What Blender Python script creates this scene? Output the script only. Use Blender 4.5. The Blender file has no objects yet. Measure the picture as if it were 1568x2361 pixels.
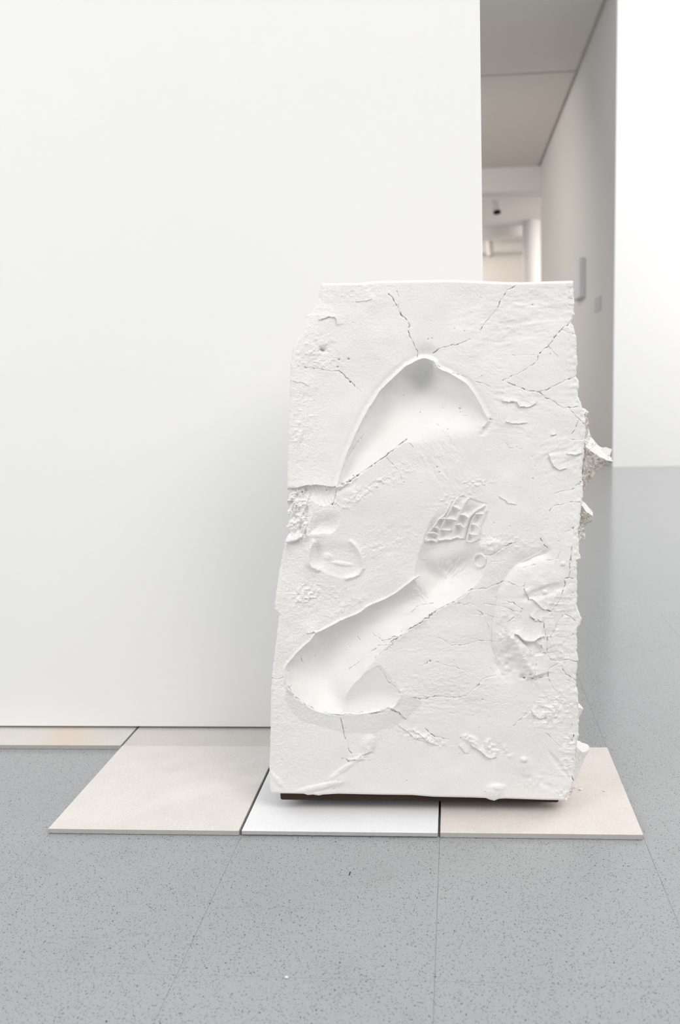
import bpy, bmesh, math, random
import numpy as np
from mathutils import Vector, Matrix, noise as mnoise

random.seed(7)
scn = bpy.context.scene
COL = scn.collection

# ------------------------------------------------------------------ camera
F_PX, CX, CY, H = 1976.2, 911.57, 1158.41, 0.692          # solved on the 1568x2361 frame
R_ = np.array([0.99722913, 0.06969185, -0.0260212])
U_ = np.array([0.01562136, 0.14581067, 0.98918917])
F_ = np.array([-0.0727326, 0.98685475, -0.14431797])
cam = bpy.data.cameras.new('camera')
cam.sensor_fit = 'VERTICAL'; cam.sensor_height = 36.0; cam.sensor_width = 24.0
cam.lens = F_PX / 2361 * 36
cam.shift_x = (784 - CX) / 2361
cam.shift_y = -(1180.5 - CY) / 2361
cam.clip_start = 0.05; cam.clip_end = 100
cam.dof.use_dof = True; cam.dof.focus_distance = 1.36; cam.dof.aperture_fstop = 4.5
co = bpy.data.objects.new('camera', cam); COL.objects.link(co)
m = Matrix.Identity(4)
for i in range(3):
    m[i][0] = R_[i]; m[i][1] = U_[i]; m[i][2] = -F_[i]
m[2][3] = H
co.matrix_world = m
scn.camera = co

# ------------------------------------------------------------------ light
scn.view_settings.view_transform = 'Standard'
scn.view_settings.look = 'None'
scn.view_settings.gamma = 1.0
scn.view_settings.use_curve_mapping = False
scn.view_settings.exposure = 0.0
w = bpy.data.worlds.new('gallery_daylight'); scn.world = w; w.use_nodes = True
bg = w.node_tree.nodes['Background']
bg.inputs[0].default_value = (0.90, 0.955, 1.0, 1); bg.inputs[1].default_value = 0.70

def area(name, loc, target, size, power, color):
    L = bpy.data.lights.new(name, 'AREA'); L.shape = 'RECTANGLE'; L.size = size[0]; L.size_y = size[1]
    L.energy = power; L.color = color
    o = bpy.data.objects.new(name, L); COL.objects.link(o); o.location = loc
    d = Vector(target) - Vector(loc); o.rotation_euler = d.to_track_quat('-Z', 'Y').to_euler()
    return o
area('skylight_key', (2.3, -1.2, 3.9), (-0.1, 1.3, 0.5), (2.4, 2.4), 116, (1.0, 0.95, 0.89))
area('wall_wash', (-2.9, -1.0, 1.9), (-0.4, 1.6, 0.4), (1.8, 1.8), 50, (1.0, 0.985, 0.965))
area('gallery_wash', (3.2, 3.2, 3.2), (2.2, 6.3, 0.7), (2.5, 1.0), 110, (1.0, 0.97, 0.92))
area('far_room_lamp', (-2.4, 15.9, 3.25), (-0.5, 17.0, 0.8), (1.5, 0.6), 180, (1.0, 0.93, 0.86))
area('column_lamp', (2.7, 12.8, 2.9), (0.6, 14.2, 1.2), (0.8, 0.8), 50, (1.0, 0.95, 0.90))
area('hall_fill', (-1.3, 8.6, 3.25), (-0.5, 11.0, 0.6), (1.6, 2.4), 74, (1.0, 0.94, 0.87))  # unseen fill light added to brighten the hall

# ------------------------------------------------------------------ pixel helpers
def ray(x, y):
    return F_ + (x - CX) / F_PX * R_ - (y - CY) / F_PX * U_
def onY(x, y, Y):
    d = ray(x, y); return np.array([0, 0, H]) + d * (Y / d[1])
def onZ(x, y, Z):
    d = ray(x, y); return np.array([0, 0, H]) + d * ((Z - H) / d[2])

# ------------------------------------------------------------------ material helpers
class NT:
    def __init__(s, name, rough=0.6, spec=0.3):
        s.m = bpy.data.materials.new(name); s.m.use_nodes = True
        s.t = s.m.node_tree; s.b = s.t.nodes['Principled BSDF']
        s.b.inputs['Roughness'].default_value = rough
        s.b.inputs['Specular IOR Level'].default_value = spec
    def n(s, typ, **kw):
        nd = s.t.nodes.new(typ)
        for k, v in kw.items():
            if k.startswith('i_'):
                key = k[2:]; key = int(key) if key.isdigit() else key
                nd.inputs[key].default_value = v
            else: setattr(nd, k, v)
        return nd
    def l(s, a, b): s.t.links.new(a, b)
    def math(s, op, a, b=None, clamp=False):
        nd = s.n('ShaderNodeMath', operation=op, use_clamp=clamp)
        for i, v in enumerate((a, b)):
            if v is None: continue
            if isinstance(v, (int, float)): nd.inputs[i].default_value = v
            else: s.l(v, nd.inputs[i])
        return nd.outputs[0]
    def mix(s, fac, a, b):
        nd = s.n('ShaderNodeMix', data_type='RGBA')
        for sock, v in ((nd.inputs[0], fac), (nd.inputs[6], a), (nd.inputs[7], b)):
            if isinstance(v, (int, float)): sock.default_value = v
            elif isinstance(v, tuple): sock.default_value = v if len(v) == 4 else (*v, 1)
            else: s.l(v, sock)
        return nd.outputs[2]
    def ramp(s, v, p0, p1):
        nd = s.n('ShaderNodeMapRange', interpolation_type='SMOOTHSTEP')
        nd.inputs[1].default_value = p0; nd.inputs[2].default_value = p1
        s.l(v, nd.inputs[0]); return nd.outputs[0]
    def noise(s, vec, scale, detail=3, rough=0.55):
        nd = s.n('ShaderNodeTexNoise'); nd.inputs['Scale'].default_value = scale
        nd.inputs['Detail'].default_value = detail; nd.inputs['Roughness'].default_value = rough
        if vec is not None: s.l(vec, nd.inputs['Vector'])
        return nd.outputs['Fac']
    def bump(s, h, strength, dist):
        nd = s.n('ShaderNodeBump'); nd.inputs['Strength'].default_value = strength
        nd.inputs['Distance'].default_value = dist; s.l(h, nd.inputs['Height'])
        s.l(nd.outputs[0], s.b.inputs['Normal'])
    def pos(s): return s.n('ShaderNodeNewGeometry').outputs['Position']
    def color(s, c):
        if isinstance(c, tuple): s.b.inputs['Base Color'].default_value = (*c, 1)
        else: s.l(c, s.b.inputs['Base Color'])

def paint(name, c, var=0.03, bump=0.15, rough=0.75):
    k = NT(name, rough, 0.2); P = k.pos()
    f = k.noise(P, 1.3, 4); dark = tuple(v * (1 - var) for v in c)
    k.color(k.mix(f, dark, c))
    k.bump(k.noise(P, 260, 3), bump, 0.0006)
    return k.m

M = {}
M['wall'] = paint('white_wall_paint', (0.885, 0.885, 0.885))
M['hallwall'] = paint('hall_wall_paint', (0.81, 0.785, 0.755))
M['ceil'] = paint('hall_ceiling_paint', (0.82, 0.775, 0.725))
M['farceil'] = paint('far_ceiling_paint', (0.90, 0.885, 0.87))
M['farwall'] = paint('far_wall_paint', (0.90, 0.86, 0.825))
M['column'] = paint('column_paint', (0.86, 0.85, 0.84))
M['dark'] = paint('gap_shade', (0.02, 0.02, 0.02))
M['black'] = paint('black_lens', (0.012, 0.012, 0.012))
M['lampwhite'] = paint('lamp_white', (0.7, 0.68, 0.66))
M['label'] = paint('label_card', (0.66, 0.645, 0.63))
M['canvas'] = paint('canvas_white', (0.82, 0.83, 0.84))

def floor_mat():
    k = NT('speckled_vinyl', 0.16, 0.6); P = k.pos()
    big = k.noise(P, 2.2, 4); mid = k.noise(P, 11, 4)
    base = k.mix(big, (0.370, 0.378, 0.390), (0.396, 0.403, 0.414))
    base = k.mix(k.ramp(mid, 0.56, 0.75), base, (0.362, 0.367, 0.375))
    masks = None
    for sc, frac, lng, wid, off in ((300, 0.36, 0.30, 0.10, 0), (430, 0.30, 0.30, 0.11, 5.3), (190, 0.16, 0.26, 0.085, 11.7)):
        wob = k.n('ShaderNodeTexNoise'); wob.inputs['Scale'].default_value = sc * 2.2; wob.inputs['Detail'].default_value = 1
        k.l(P, wob.inputs['Vector'])
        sub = k.n('ShaderNodeVectorMath', operation='SUBTRACT'); k.l(wob.outputs['Color'], sub.inputs[0]); sub.inputs[1].default_value = (.5, .5, .5)
        sc1 = k.n('ShaderNodeVectorMath', operation='SCALE'); k.l(sub.outputs[0], sc1.inputs[0]); sc1.inputs['Scale'].default_value = 0.42
        sp = k.n('ShaderNodeVectorMath', operation='MULTIPLY_ADD'); k.l(P, sp.inputs[0]); sp.inputs[1].default_value = (sc, sc, 0)
        sp.inputs[2].default_value = (off, off * 2, 0)
        ad = k.n('ShaderNodeVectorMath', operation='ADD'); k.l(sp.outputs[0], ad.inputs[0]); k.l(sc1.outputs[0], ad.inputs[1])
        vo = k.n('ShaderNodeTexVoronoi', voronoi_dimensions='2D'); vo.inputs['Scale'].default_value = 1.0
        k.l(ad.outputs[0], vo.inputs['Vector'])
        df = k.n('ShaderNodeVectorMath', operation='SUBTRACT'); k.l(ad.outputs[0], df.inputs[0]); k.l(vo.outputs['Position'], df.inputs[1])
        xyz = k.n('ShaderNodeSeparateXYZ'); k.l(df.outputs[0], xyz.inputs[0])
        rgb = k.n('ShaderNodeSeparateColor'); k.l(vo.outputs['Color'], rgb.inputs[0])
        ang = k.math('MULTIPLY', rgb.outputs[0], 6.2832)
        ca = k.math('COSINE', ang); sa = k.math('SINE', ang)
        a = k.math('ADD', k.math('MULTIPLY', xyz.outputs[0], ca), k.math('MULTIPLY', xyz.outputs[1], sa))
        b = k.math('SUBTRACT', k.math('MULTIPLY', xyz.outputs[1], ca), k.math('MULTIPLY', xyz.outputs[0], sa))
        size = k.math('ADD', k.math('MULTIPLY', rgb.outputs[1], 0.8), 0.55)
        a = k.math('DIVIDE', a, lng); b = k.math('DIVIDE', b, wid)
        d = k.math('SQRT', k.math('ADD', k.math('MULTIPLY', a, a), k.math('MULTIPLY', b, b)))
        d = k.math('DIVIDE', d, size)
        inside = k.math('SUBTRACT', 1.0, k.ramp(d, 0.75, 1.05))
        pick = k.math('LESS_THAN', rgb.outputs[2], frac)
        mk = k.math('MULTIPLY', inside, pick)
        mk = k.math('MULTIPLY', mk, k.math('ADD', k.math('MULTIPLY', rgb.outputs[1], 0.5), 0.55), clamp=True)
        masks = mk if masks is None else k.math('MAXIMUM', masks, mk)
    k.color(k.mix(masks, base, (0.035, 0.037, 0.04)))
    rg = k.math('ADD', k.math('MULTIPLY', k.noise(P, 30, 3), 0.08), 0.12)
    k.l(rg, k.b.inputs['Roughness'])
    k.bump(k.noise(P, 380, 2), 0.05, 0.0004)
    return k.m
M['floor'] = floor_mat()

def tile_mat(name, c1, c2, edge, blotch=None):
    k = NT(name, 0.5, 0.35); P = k.pos()
    st = k.n('ShaderNodeVectorMath', operation='MULTIPLY'); k.l(P, st.inputs[0]); st.inputs[1].default_value = (1, 1.5, 1)
    f = k.noise(st.outputs[0], 210, 6, 0.75); g = k.noise(P, 22, 4)
    t = k.ramp(k.math('ADD', k.math('MULTIPLY', f, 0.75), k.math('MULTIPLY', g, 0.25)), 0.36, 0.62)
    top = k.mix(t, c1, c2)
    if blotch:
        top = k.mix(k.math('MULTIPLY', k.ramp(k.noise(P, 5.5, 3), 0.50, 0.72), 0.55), top, blotch)
    dotm = k.math('MULTIPLY', k.ramp(k.noise(P, 430, 2, .7), 0.70, 0.80), 0.35)
    top = k.mix(dotm, top, tuple(v * 0.7 for v in c1))
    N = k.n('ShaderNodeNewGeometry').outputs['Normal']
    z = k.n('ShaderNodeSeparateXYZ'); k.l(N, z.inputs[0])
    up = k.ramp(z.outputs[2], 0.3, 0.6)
    side = k.mix(k.noise(P, 60, 5), tuple(v * 0.85 for v in edge), edge)  # greyer unglazed sides; part of the grey is shade put into the colour
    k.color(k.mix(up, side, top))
    k.bump(k.noise(P, 700, 3), 0.12, 0.0004)
    return k.m

# ------------------------------------------------------------------ object helpers
def link(o, parent=None):
    COL.objects.link(o)
    if parent is not None: o.parent = parent
    return o
def tag(o, label=None, cat=None, group=None, kind=None):
    if label: o['label'] = label
    if cat: o['category'] = cat
    if group: o['group'] = group
    if kind: o['kind'] = kind
    return o
def obj_bm(name, bm, mat, parent=None, smooth=False):
    me = bpy.data.meshes.new(name); bm.to_mesh(me); bm.free()
    me.materials.append(mat)
    if smooth: me.polygons.foreach_set('use_smooth', [True] * len(me.polygons))
    return link(bpy.data.objects.new(name, me), parent)
def add_box(bm, x0, x1, y0, y1, z0, z1):
    vs = [bm.verts.new((x, y, z)) for z in (z0, z1) for y in (y0, y1) for x in (x0, x1)]
    for f in ((0, 2, 3, 1), (4, 5, 7, 6), (0, 1, 5, 4), (2, 6, 7, 3), (0, 4, 6, 2), (1, 3, 7, 5)):
        bm.faces.new([vs[i] for i in f])
    return vs
def box(name, x0, x1, y0, y1, z0, z1, mat, parent=None, bevel=0, kind='structure'):
    bm = bmesh.new(); add_box(bm, x0, x1, y0, y1, z0, z1)
    if bevel: bmesh.ops.bevel(bm, geom=bm.edges[:], offset=bevel, segments=2, affect='EDGES')
    o = obj_bm(name, bm, mat, parent)
    if kind and parent is None: o['kind'] = kind
    return o
def add_cyl(bm, p0, p1, r0, r1, seg=24):
    p0 = Vector(p0); p1 = Vector(p1); d = (p1 - p0).normalized(); q = d.to_track_quat('Z', 'Y')
    a = []; b = []
    for i in range(seg):
        t = 2 * math.pi * i / seg; v = Vector((math.cos(t), math.sin(t), 0))
        a.append(bm.verts.new(p0 + q @ (v * r0))); b.append(bm.verts.new(p1 + q @ (v * r1)))
    for i in range(seg):
        j = (i + 1) % seg; bm.faces.new((a[i], a[j], b[j], b[i]))
    bm.faces.new(a[::-1]); bm.faces.new(b)

# ------------------------------------------------------------------ setting
S = 0.305; GX, GY = -0.0354, 0.901                        # floor tile grid
i0, i1, j0, j1 = -4, 5, -2, 5
TX0, TX1, TY0, TY1 = GX + i0 * S, GX + i1 * S, GY + j0 * S, GY + j1 * S
bm = bmesh.new()
FX0, FX1, FY0, FY1 = -5.0, 5.0, -4.0, 18.0
for a in ((FX0, TX0, FY0, FY1), (TX1, FX1, FY0, FY1), (TX0, TX1, FY0, TY0), (TX0, TX1, TY1, FY1)):
    add_box(bm, a[0], a[1], a[2], a[3], -0.06, 0)
add_box(bm, TX0, TX1, TY0, TY1, -0.06, -0.004)
floor = obj_bm('floor', bm, M['floor']); floor['kind'] = 'structure'
g = 0.00014
def tile_bm(pts):
    bm = bmesh.new(); c = 0.00012
    ctr = np.mean(pts, axis=0)
    def ring(sh, z):
        out = []
        for p in pts:
            d = np.array(p) - ctr; L = np.hypot(*d); q = np.array(p) - d / L * sh * 1.4
            out.append(bm.verts.new((q[0], q[1], z)))
        return out
    r = [ring(g, -0.004), ring(g, -c), ring(g + c, 0)]
    n = len(pts)
    for a, b in ((0, 1), (1, 2)):
        for i in range(n):
            j = (i + 1) % n; bm.faces.new((r[a][i], r[a][j], r[b][j], r[b][i]))
    bm.faces.new(r[2]); bm.faces.new(r[0][::-1])
    return bm
bm = tile_bm([(0, 0), (S, 0), (S, S), (0, S)])
tmesh = bpy.data.meshes.new('floor_tile'); bm.to_mesh(tmesh); bm.free(); tmesh.materials.append(M['floor'])
cutA = onZ(1201, 2272, 0); cutB = onZ(1289, 2337, 0)
for i in range(i0, i1):
    for j in range(j0, j1):
        x0, y0 = GX + i * S, GY + j * S
        if i == 0 and j == -1:                               # the tile with a diagonal cut
            d = cutB - cutA
            ya = y0 + S; xa = cutA[0] + d[0] * (ya - cutA[1]) / d[1]
            xb = x0 + S; yb = cutA[1] + d[1] * (xb - cutA[0]) / d[0]
            pc = [(xa - x0, S), (S, yb - y0), (S, S)]
            pr = [(0, 0), (S, 0), (S, yb - y0), (xa - x0, S), (0, S)]
            for pp in (pr, pc):
                o = obj_bm('floor_tile', tile_bm(pp), M['floor'], floor); o.location = (x0, y0, 0)
            continue
        o = link(bpy.data.objects.new('floor_tile', tmesh), floor); o.location = (x0, y0, 0)

YW = 1.5923; XE = 0.0512; HG = 4.5
bm = bmesh.new()
add_box(bm, -5.0, XE, YW, YW + 0.22, 0.0145, HG)
wall_p = obj_bm('wall_partition', bm, M['wall']); wall_p['kind'] = 'structure'
box('trim_1', -5.0, XE - 0.03, YW + 0.035, YW + 0.185, 0.0, 0.0145, M['dark'])  # recessed plinth, near-black to paint the shade of the base gap
XC, YC = 1.135, 6.348
box('wall_front', XC, 5.0, YC, YC + 0.02, 0.0, HG, M['wall'])
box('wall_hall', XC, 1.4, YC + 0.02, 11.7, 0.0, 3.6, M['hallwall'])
box('wall_above_hall', -5.0, XC, YC, YC + 0.2, 3.376, HG, M['wall'])
box('wall_left', -5.2, -5.0, -4.0, YC + 0.2, 0.0, HG, M['wall'])
box('wall_right', 5.0, 5.2, -4.0, YC + 0.2, 0.0, HG, M['wall'])
box('wall_back', -5.2, 5.2, -4.2, -4.0, 0.0, HG, M['wall'])
# hall ceiling: two boards with a shadow joint
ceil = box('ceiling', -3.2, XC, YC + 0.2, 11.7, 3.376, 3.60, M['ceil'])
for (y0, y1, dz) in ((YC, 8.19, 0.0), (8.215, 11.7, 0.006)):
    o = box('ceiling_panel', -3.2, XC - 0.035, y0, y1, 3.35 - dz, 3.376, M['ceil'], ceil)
# far room behind the hall
box('wall_bulkhead', -3.2, XC, 11.7, 11.82, 3.05, 3.60, M['farceil'])
box('ceiling_far', -4.0, 4.0, 11.82, 14.4, 3.05, 3.25, M['farceil'])
box('trim_2', -4.0, 4.0, 12.05, 12.09, 3.02, 3.05, M['farceil'])
box('wall_far_beam', -4.0, 4.0, 14.4, 14.75, 2.90, 3.5, M['farceil'])
box('ceiling_far_back', -4.0, 4.0, 14.75, 17.0, 3.32, 3.5, M['farceil'])
box('wall_far', -4.0, 4.0, 17.0, 17.2, 0.0, 3.5, M['farwall'])
box('trim_3', -4.0, 4.0, 16.72, 17.0, 2.98, 3.12, M['farceil'])
box('wall_far_right', 4.0, 4.2, 11.7, 17.2, 0.0, 3.5, M['farwall'])
box('wall_far_left', -4.2, -4.0, 11.7, 17.2, 0.0, 3.5, M['farwall'])
box('wall_far_side', 1.4, 4.0, 11.5, 11.7, 0.0, 3.5, M['farwall'])

# column in the far room
cl = onY(1205, 580, 14.0); cr = onY(1247, 580, 14.0); cx = (cl[0] + cr[0]) / 2; r = (cr[0] - cl[0]) / 2
bm = bmesh.new(); add_cyl(bm, (cx, 14.0, 0), (cx, 14.0, 3.05), r, r, 40)
colm = obj_bm('column', bm, M['column'], None, True)
tag(colm, 'round white column standing in the far room behind the hall', 'column')

def spot(name, px, py, Y, ztop, sc, label, lens='black'):
    root = bpy.data.objects.new(name, None); link(root)
    p = onY(px, py, Y); root.location = (p[0], Y, p[2])
    tag(root, label, 'spotlight')
    bm = bmesh.new(); add_cyl(bm, (0, 0, 0.06 * sc), (0, 0, ztop - p[2]), 0.012 * sc, 0.012 * sc, 12)
    obj_bm('stem', bm, M['lampwhite'], root)
    bm = bmesh.new(); add_cyl(bm, (0.0, 0.02, 0.10 * sc), (0.015 * sc, -0.02 * sc, -0.10 * sc), 0.05 * sc, 0.05 * sc, 24)
    body = obj_bm('lamp_body', bm, M['lampwhite'], root)
    bm = bmesh.new(); add_cyl(bm, (0.015 * sc, -0.02 * sc, -0.10 * sc), (0.018 * sc, -0.026 * sc, -0.128 * sc), 0.05 * sc, 0.05 * sc, 24)
    obj_bm('lamp_opening', bm, M[lens], body)
    bm = bmesh.new(); add_box(bm, -0.03 * sc, 0.03 * sc, -0.06 * sc, 0.06 * sc, ztop - p[2] - 0.03, ztop - p[2])
    obj_bm('mount', bm, M['lampwhite'], root)
spot('track_spotlight', 1143, 470, 12.15, 3.05, 1.0, 'white track spotlight with black opening under the far ceiling')
spot('track_spotlight', 1129, 572, 16.3, 3.32, 1.15, 'pale spotlight in front of the rail on the far wall', 'label')

# picture and label on the hall wall
bm = bmesh.new(); add_box(bm, -0.05, 0, 0, 0.46, 0, 0.335)
bmesh.ops.bevel(bm, geom=bm.edges[:], offset=0.004, segments=2, affect='EDGES')
o = obj_bm('picture_panel', bm, M['canvas']); o.location = (XC - 0.0005, 7.74, 1.345)
tag(o, 'white rectangular picture panel hung on the grey hall wall', 'picture')
bm = bmesh.new(); add_box(bm, -0.006, 0, 0, 0.3, 0, 0.11)
o = obj_bm('wall_label', bm, M['label']); o.location = (XC - 0.0002, 6.9, 1.17)
tag(o, 'small grey caption card on the hall wall beside picture panel', 'label')

# ------------------------------------------------------------------ stone tiles laid on the floor
TT = 0.009
M['tA'] = tile_mat('cream_stone', (0.725, 0.675, 0.64), (0.825, 0.782, 0.752), (0.50, 0.485, 0.46))
M['tB'] = tile_mat('white_stone', (0.86, 0.858, 0.872), (0.925, 0.923, 0.935), (0.52, 0.515, 0.50))
M['tC'] = tile_mat('pinkish_stone', (0.725, 0.66, 0.615), (0.815, 0.765, 0.725), (0.52, 0.505, 0.49), (0.72, 0.62, 0.53))
M['tD'] = tile_mat('blotched_stone', (0.66, 0.625, 0.585), (0.74, 0.71, 0.68), (0.46, 0.44, 0.42), (0.74, 0.60, 0.47))
M['tE'] = tile_mat('greyish_stone', (0.64, 0.60, 0.565), (0.73, 0.69, 0.655), (0.48, 0.46, 0.44))
ROT = 0.0029; TOX, TOY, ST = -0.0361, 1.2112, 0.305
def laid(x0, x1, y0, y1, z, mat, label, rot=0.0, seed=0):
    rnd = random.Random(seed); bm = bmesh.new(); nx, ny = 36, 4
    # tile box with a slightly chipped arris
    W, D = x1 - x0, y1 - y0
    vs = add_box(bm, 0, W, 0, D, 0, TT - z)
    bmesh.ops.bevel(bm, geom=[e for e in bm.edges], offset=0.0006, segments=1, affect='EDGES')
    bmesh.ops.subdivide_edges(bm, edges=[e for e in bm.edges if e.calc_length() > 0.2], cuts=70, use_grid_fill=False)
    for v in bm.verts:
        q = v.co
        if q.z < 0.002: q.z += 0.0006 * mnoise.noise(Vector((q.x * 140 + seed * 9, q.y * 140, 7)))
        nz = mnoise.noise(Vector((q.x * 180 + seed * 9, q.y * 180, q.z * 200)))
        n2 = mnoise.noise(Vector((q.x * 45 + seed * 5, q.y * 45, 3)))
        k = 0.00025 * nz + (0.0009 * max(0, n2 - 0.45))
        if q.y < 0.004: q.y += abs(k)
        if q.y > D - 0.004: q.y -= abs(k)
        if q.x < 0.004: q.x += abs(k)
        if q.x > W - 0.004: q.x -= abs(k)
    o = obj_bm('stone_tile', bm, mat)
    c, s = math.cos(ROT), math.sin(ROT)
    o.location = (TOX + x0 * c - y0 * s, TOY + x0 * s + y0 * c, z); o.rotation_euler = (0, 0, ROT + rot)
    tag(o, label, 'tile', 'stone tiles laid on the grey floor')
    return o
laid(-2 * ST - 0.0005, -ST - 0.0025, 0, ST, 0.0008, M['tA'], 'cream stone tile beside the plaster block, its left edge on bare floor', 0, 1)
laid(-ST + 0.0015, -0.0018, 0, ST - 0.001, 0.0020, M['tB'], 'whitest stone tile, under the left half of the plaster block', 0, 2)
laid(0.0016, ST - 0.001, 0.001, ST, 0.0006, M['tC'], 'pinkish cream stone tile with brown tint under the right end of block', 0, 3)
BD = YW + 0.030 - (TOY + ST)
laid(-3 * ST - 0.004, -2 * ST - 0.004, ST + 0.001, ST + BD, 0.0002, M['tD'], 'orange blotched stone tile strip along the wall, no tile before it', 0, 4)
laid(-2 * ST, -ST, ST + 0.001, ST + BD, 0.0002, M['tE'], 'greyish stone tile strip between the wall and the big cream tile', 0, 5)

# ------------------------------------------------------------------ plaster block
YF = 1.266; PXM = 0.00065                                  # front plane, metres per photo pixel on it
rng = np.random.default_rng(5)

def vn(x, y, sc, seed):                                     # smooth value noise, -1..1
    r = np.random.default_rng(seed); T = r.uniform(-1, 1, (256, 256)).astype(np.float32)
    a = x / sc + 37.3; b = y / sc + 91.7
    ia = np.floor(a).astype(np.int64); ib = np.floor(b).astype(np.int64)
    fa = a - ia; fb = b - ib
    fa = fa * fa * fa * (fa * (fa * 6 - 15) + 10); fb = fb * fb * fb * (fb * (fb * 6 - 15) + 10)
    g = lambda i, j: T[i & 255, j & 255]
    return (g(ia, ib) * (1 - fa) + g(ia + 1, ib) * fa) * (1 - fb) + (g(ia, ib + 1) * (1 - fa) + g(ia + 1, ib + 1) * fa) * fb
def sst(a, b, v):
    t = np.clip((v - a) / (b - a), 0, 1); return t * t * (3 - 2 * t)
def smin(a, b, k):
    h = np.clip(0.5 + 0.5 * (b - a) / k, 0, 1); return b * (1 - h) + a * h - k * h * (1 - h)

def interp(tab): 
    t = np.array(tab, float); return lambda v: np.interp(v, t[:, 0], t[:, 1])
Lf = interp([(646, 744), (652, 742), (672, 737), (700, 730), (722, 717), (727, 707), (755, 697), (780, 687), (790, 680), (800, 675), (840, 670),
    (870, 669), (920, 668), (970, 665), (1000, 664), (1050, 663), (1100, 662), (1120, 662), (1128, 664), (1146, 667), (1154, 660), (1160, 664), (1172, 668),
    (1180, 660), (1186, 664), (1196, 668), (1208, 664), (1214, 658), (1220, 664), (1229, 667), (1240, 660), (1248, 657), (1262, 655), (1275, 652), (1320, 643),
    (1345, 640), (1385, 634), (1405, 633), (1415, 640), (1420, 643), (1450, 640), (1500, 634), (1530, 630), (1565, 626), (1600, 625), (1700, 623), (1780, 621),
    (1800, 622), (1850, 626)])
Rf = interp([(640, 1319), (650, 1321), (680, 1322), (690, 1323), (700, 1325), (711, 1322), (725, 1324), (731, 1321), (743, 1317), (752, 1323), (768, 1325),
    (772, 1328), (800, 1329), (840, 1332), (855, 1330), (868, 1328), (880, 1335), (892, 1336), (908, 1332), (925, 1337), (940, 1343), (974, 1350), (1010, 1349),
    (1037, 1347), (1069, 1343.5), (1090, 1341), (1112, 1343.5), (1133, 1345), (1152, 1343), (1175, 1340), (1207, 1337), (1222, 1332), (1247, 1335), (1270, 1334),
    (1281, 1339), (1288, 1338.5), (1292, 1331), (1323, 1330), (1345, 1331.5), (1400, 1330), (1412, 1335), (1426, 1341), (1440, 1337), (1450, 1330), (1500, 1330),
    (1523, 1333.5), (1551, 1329.6), (1572, 1328), (1597, 1332.6), (1624, 1334), (1664, 1334), (1695, 1335), (1710, 1330), (1741, 1326.5), (1771, 1326), (1793, 1324),
    (1814, 1319), (1829, 1311), (1845, 1302), (1850, 1300)])
Tf = interp([(742, 652), (760, 653), (800, 652), (830, 652), (870, 648), (900, 647), (950, 646), (1050, 645), (1080, 647), (1115, 648), (1160, 650), (1200, 651), (1250, 649), (1290, 648), (1319, 647)])
Bf = interp([(621, 1825), (632, 1828), (645, 1829), (700, 1830), (710, 1833), (722, 1832), (735, 1834), (745, 1832), (780, 1830), (870, 1832), (950, 1833), (1000, 1837), (1095, 1839),
    (1120, 1840), (1130, 1844), (1140, 1846), (1150, 1842), (1165, 1841), (1250, 1844), (1302, 1845)])
NU, NV = 760, 1280
s_, t_ = np.meshgrid(np.linspace(0, 1, NU), np.linspace(0, 1, NV))
Y = 650 + t_ * 1190; X = 640 + s_ * 690
for it in range(14):
    X = Lf(Y) + s_ * (Rf(Y) - Lf(Y)); Y = Tf(X) + t_ * (Bf(X) - Tf(X))
X = X.astype(np.float64)
edge_l = X - Lf(Y); edge_r = Rf(Y) - X; edge_t = Y - Tf(X); edge_b = Bf(X) - Y
X = X + (vn(Y, Y * 0, 9, 3) * 1.3 + vn(Y, Y * 0, 4, 5) * 0.9) * np.exp(-edge_r / 8) + vn(Y, Y * 0, 7, 4) * 0.8 * np.exp(-edge_l / 10)

def Z(n, pts):
    ox, oy, sc = {1: (600, 620, 3.92), 2: (980, 620, 3.484), 3: (600, 1080, 3.92), 4: (950, 1080, 3.267), 5: (600, 1450, 3.92), 6: (950, 1450, 3.267), 0: (0, 0, 1)}[n]
    return np.array([(ox + a / sc, oy + b / sc) for a, b in pts], float)

def boxmask(pts, m):
    return np.nonzero((X > pts[:, 0].min() - m) & (X < pts[:, 0].max() + m) & (Y > pts[:, 1].min() - m) & (Y < pts[:, 1].max() + m))
def pl_dist(pts, x, y):                                     # distance, side sign, arc length to an open polyline
    best = np.full(x.shape, 1e9); side = np.zeros(x.shape); arc = np.zeros(x.shape); L0 = 0
    for (ax, ay), (bx, by) in zip(pts[:-1], pts[1:]):
        dx, dy = bx - ax, by - ay; L = math.hypot(dx, dy) + 1e-9
        t = np.clip(((x - ax) * dx + (y - ay) * dy) / (L * L), 0, 1)
        ex, ey = x - ax - t * dx, y - ay - t * dy; d = np.hypot(ex, ey); k = d < best
        best = np.where(k, d, best); side = np.where(k, np.sign(dx * (y - ay) - dy * (x - ax)), side); arc = np.where(k, L0 + t * L, arc)
        L0 += L
    return best, side, arc
def poly_sd(pts, x, y):                                     # signed distance to a polygon, positive inside
    P = np.vstack([pts, pts[:1]]); d, _, _ = pl_dist(P, x, y); ins = np.zeros(x.shape, bool)
    for (ax, ay), (bx, by) in zip(P[:-1], P[1:]):
        if ay == by: continue
        c = ((ay > y) != (by > y)) & (x < (bx - ax) * (y - ay) / (by - ay) + ax); ins ^= c
    return np.where(ins, d, -d)

def smooth_pts(pts, n=4):                                   # Catmull-Rom through the points
    P = np.vstack([2 * pts[0] - pts[1], pts, 2 * pts[-1] - pts[-2]]); out = []
    for i in range(1, len(P) - 2):
        for k in range(n):
            t = k / n; a, b, c, d = P[i - 1], P[i], P[i + 1], P[i + 2]
            out.append(0.5 * (2 * b + (c - a) * t + (2 * a - 5 * b + 4 * c - d) * t * t + (3 * b - a - 3 * c + d) * t ** 3))
    out.append(P[-2]); return np.array(out)

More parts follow.
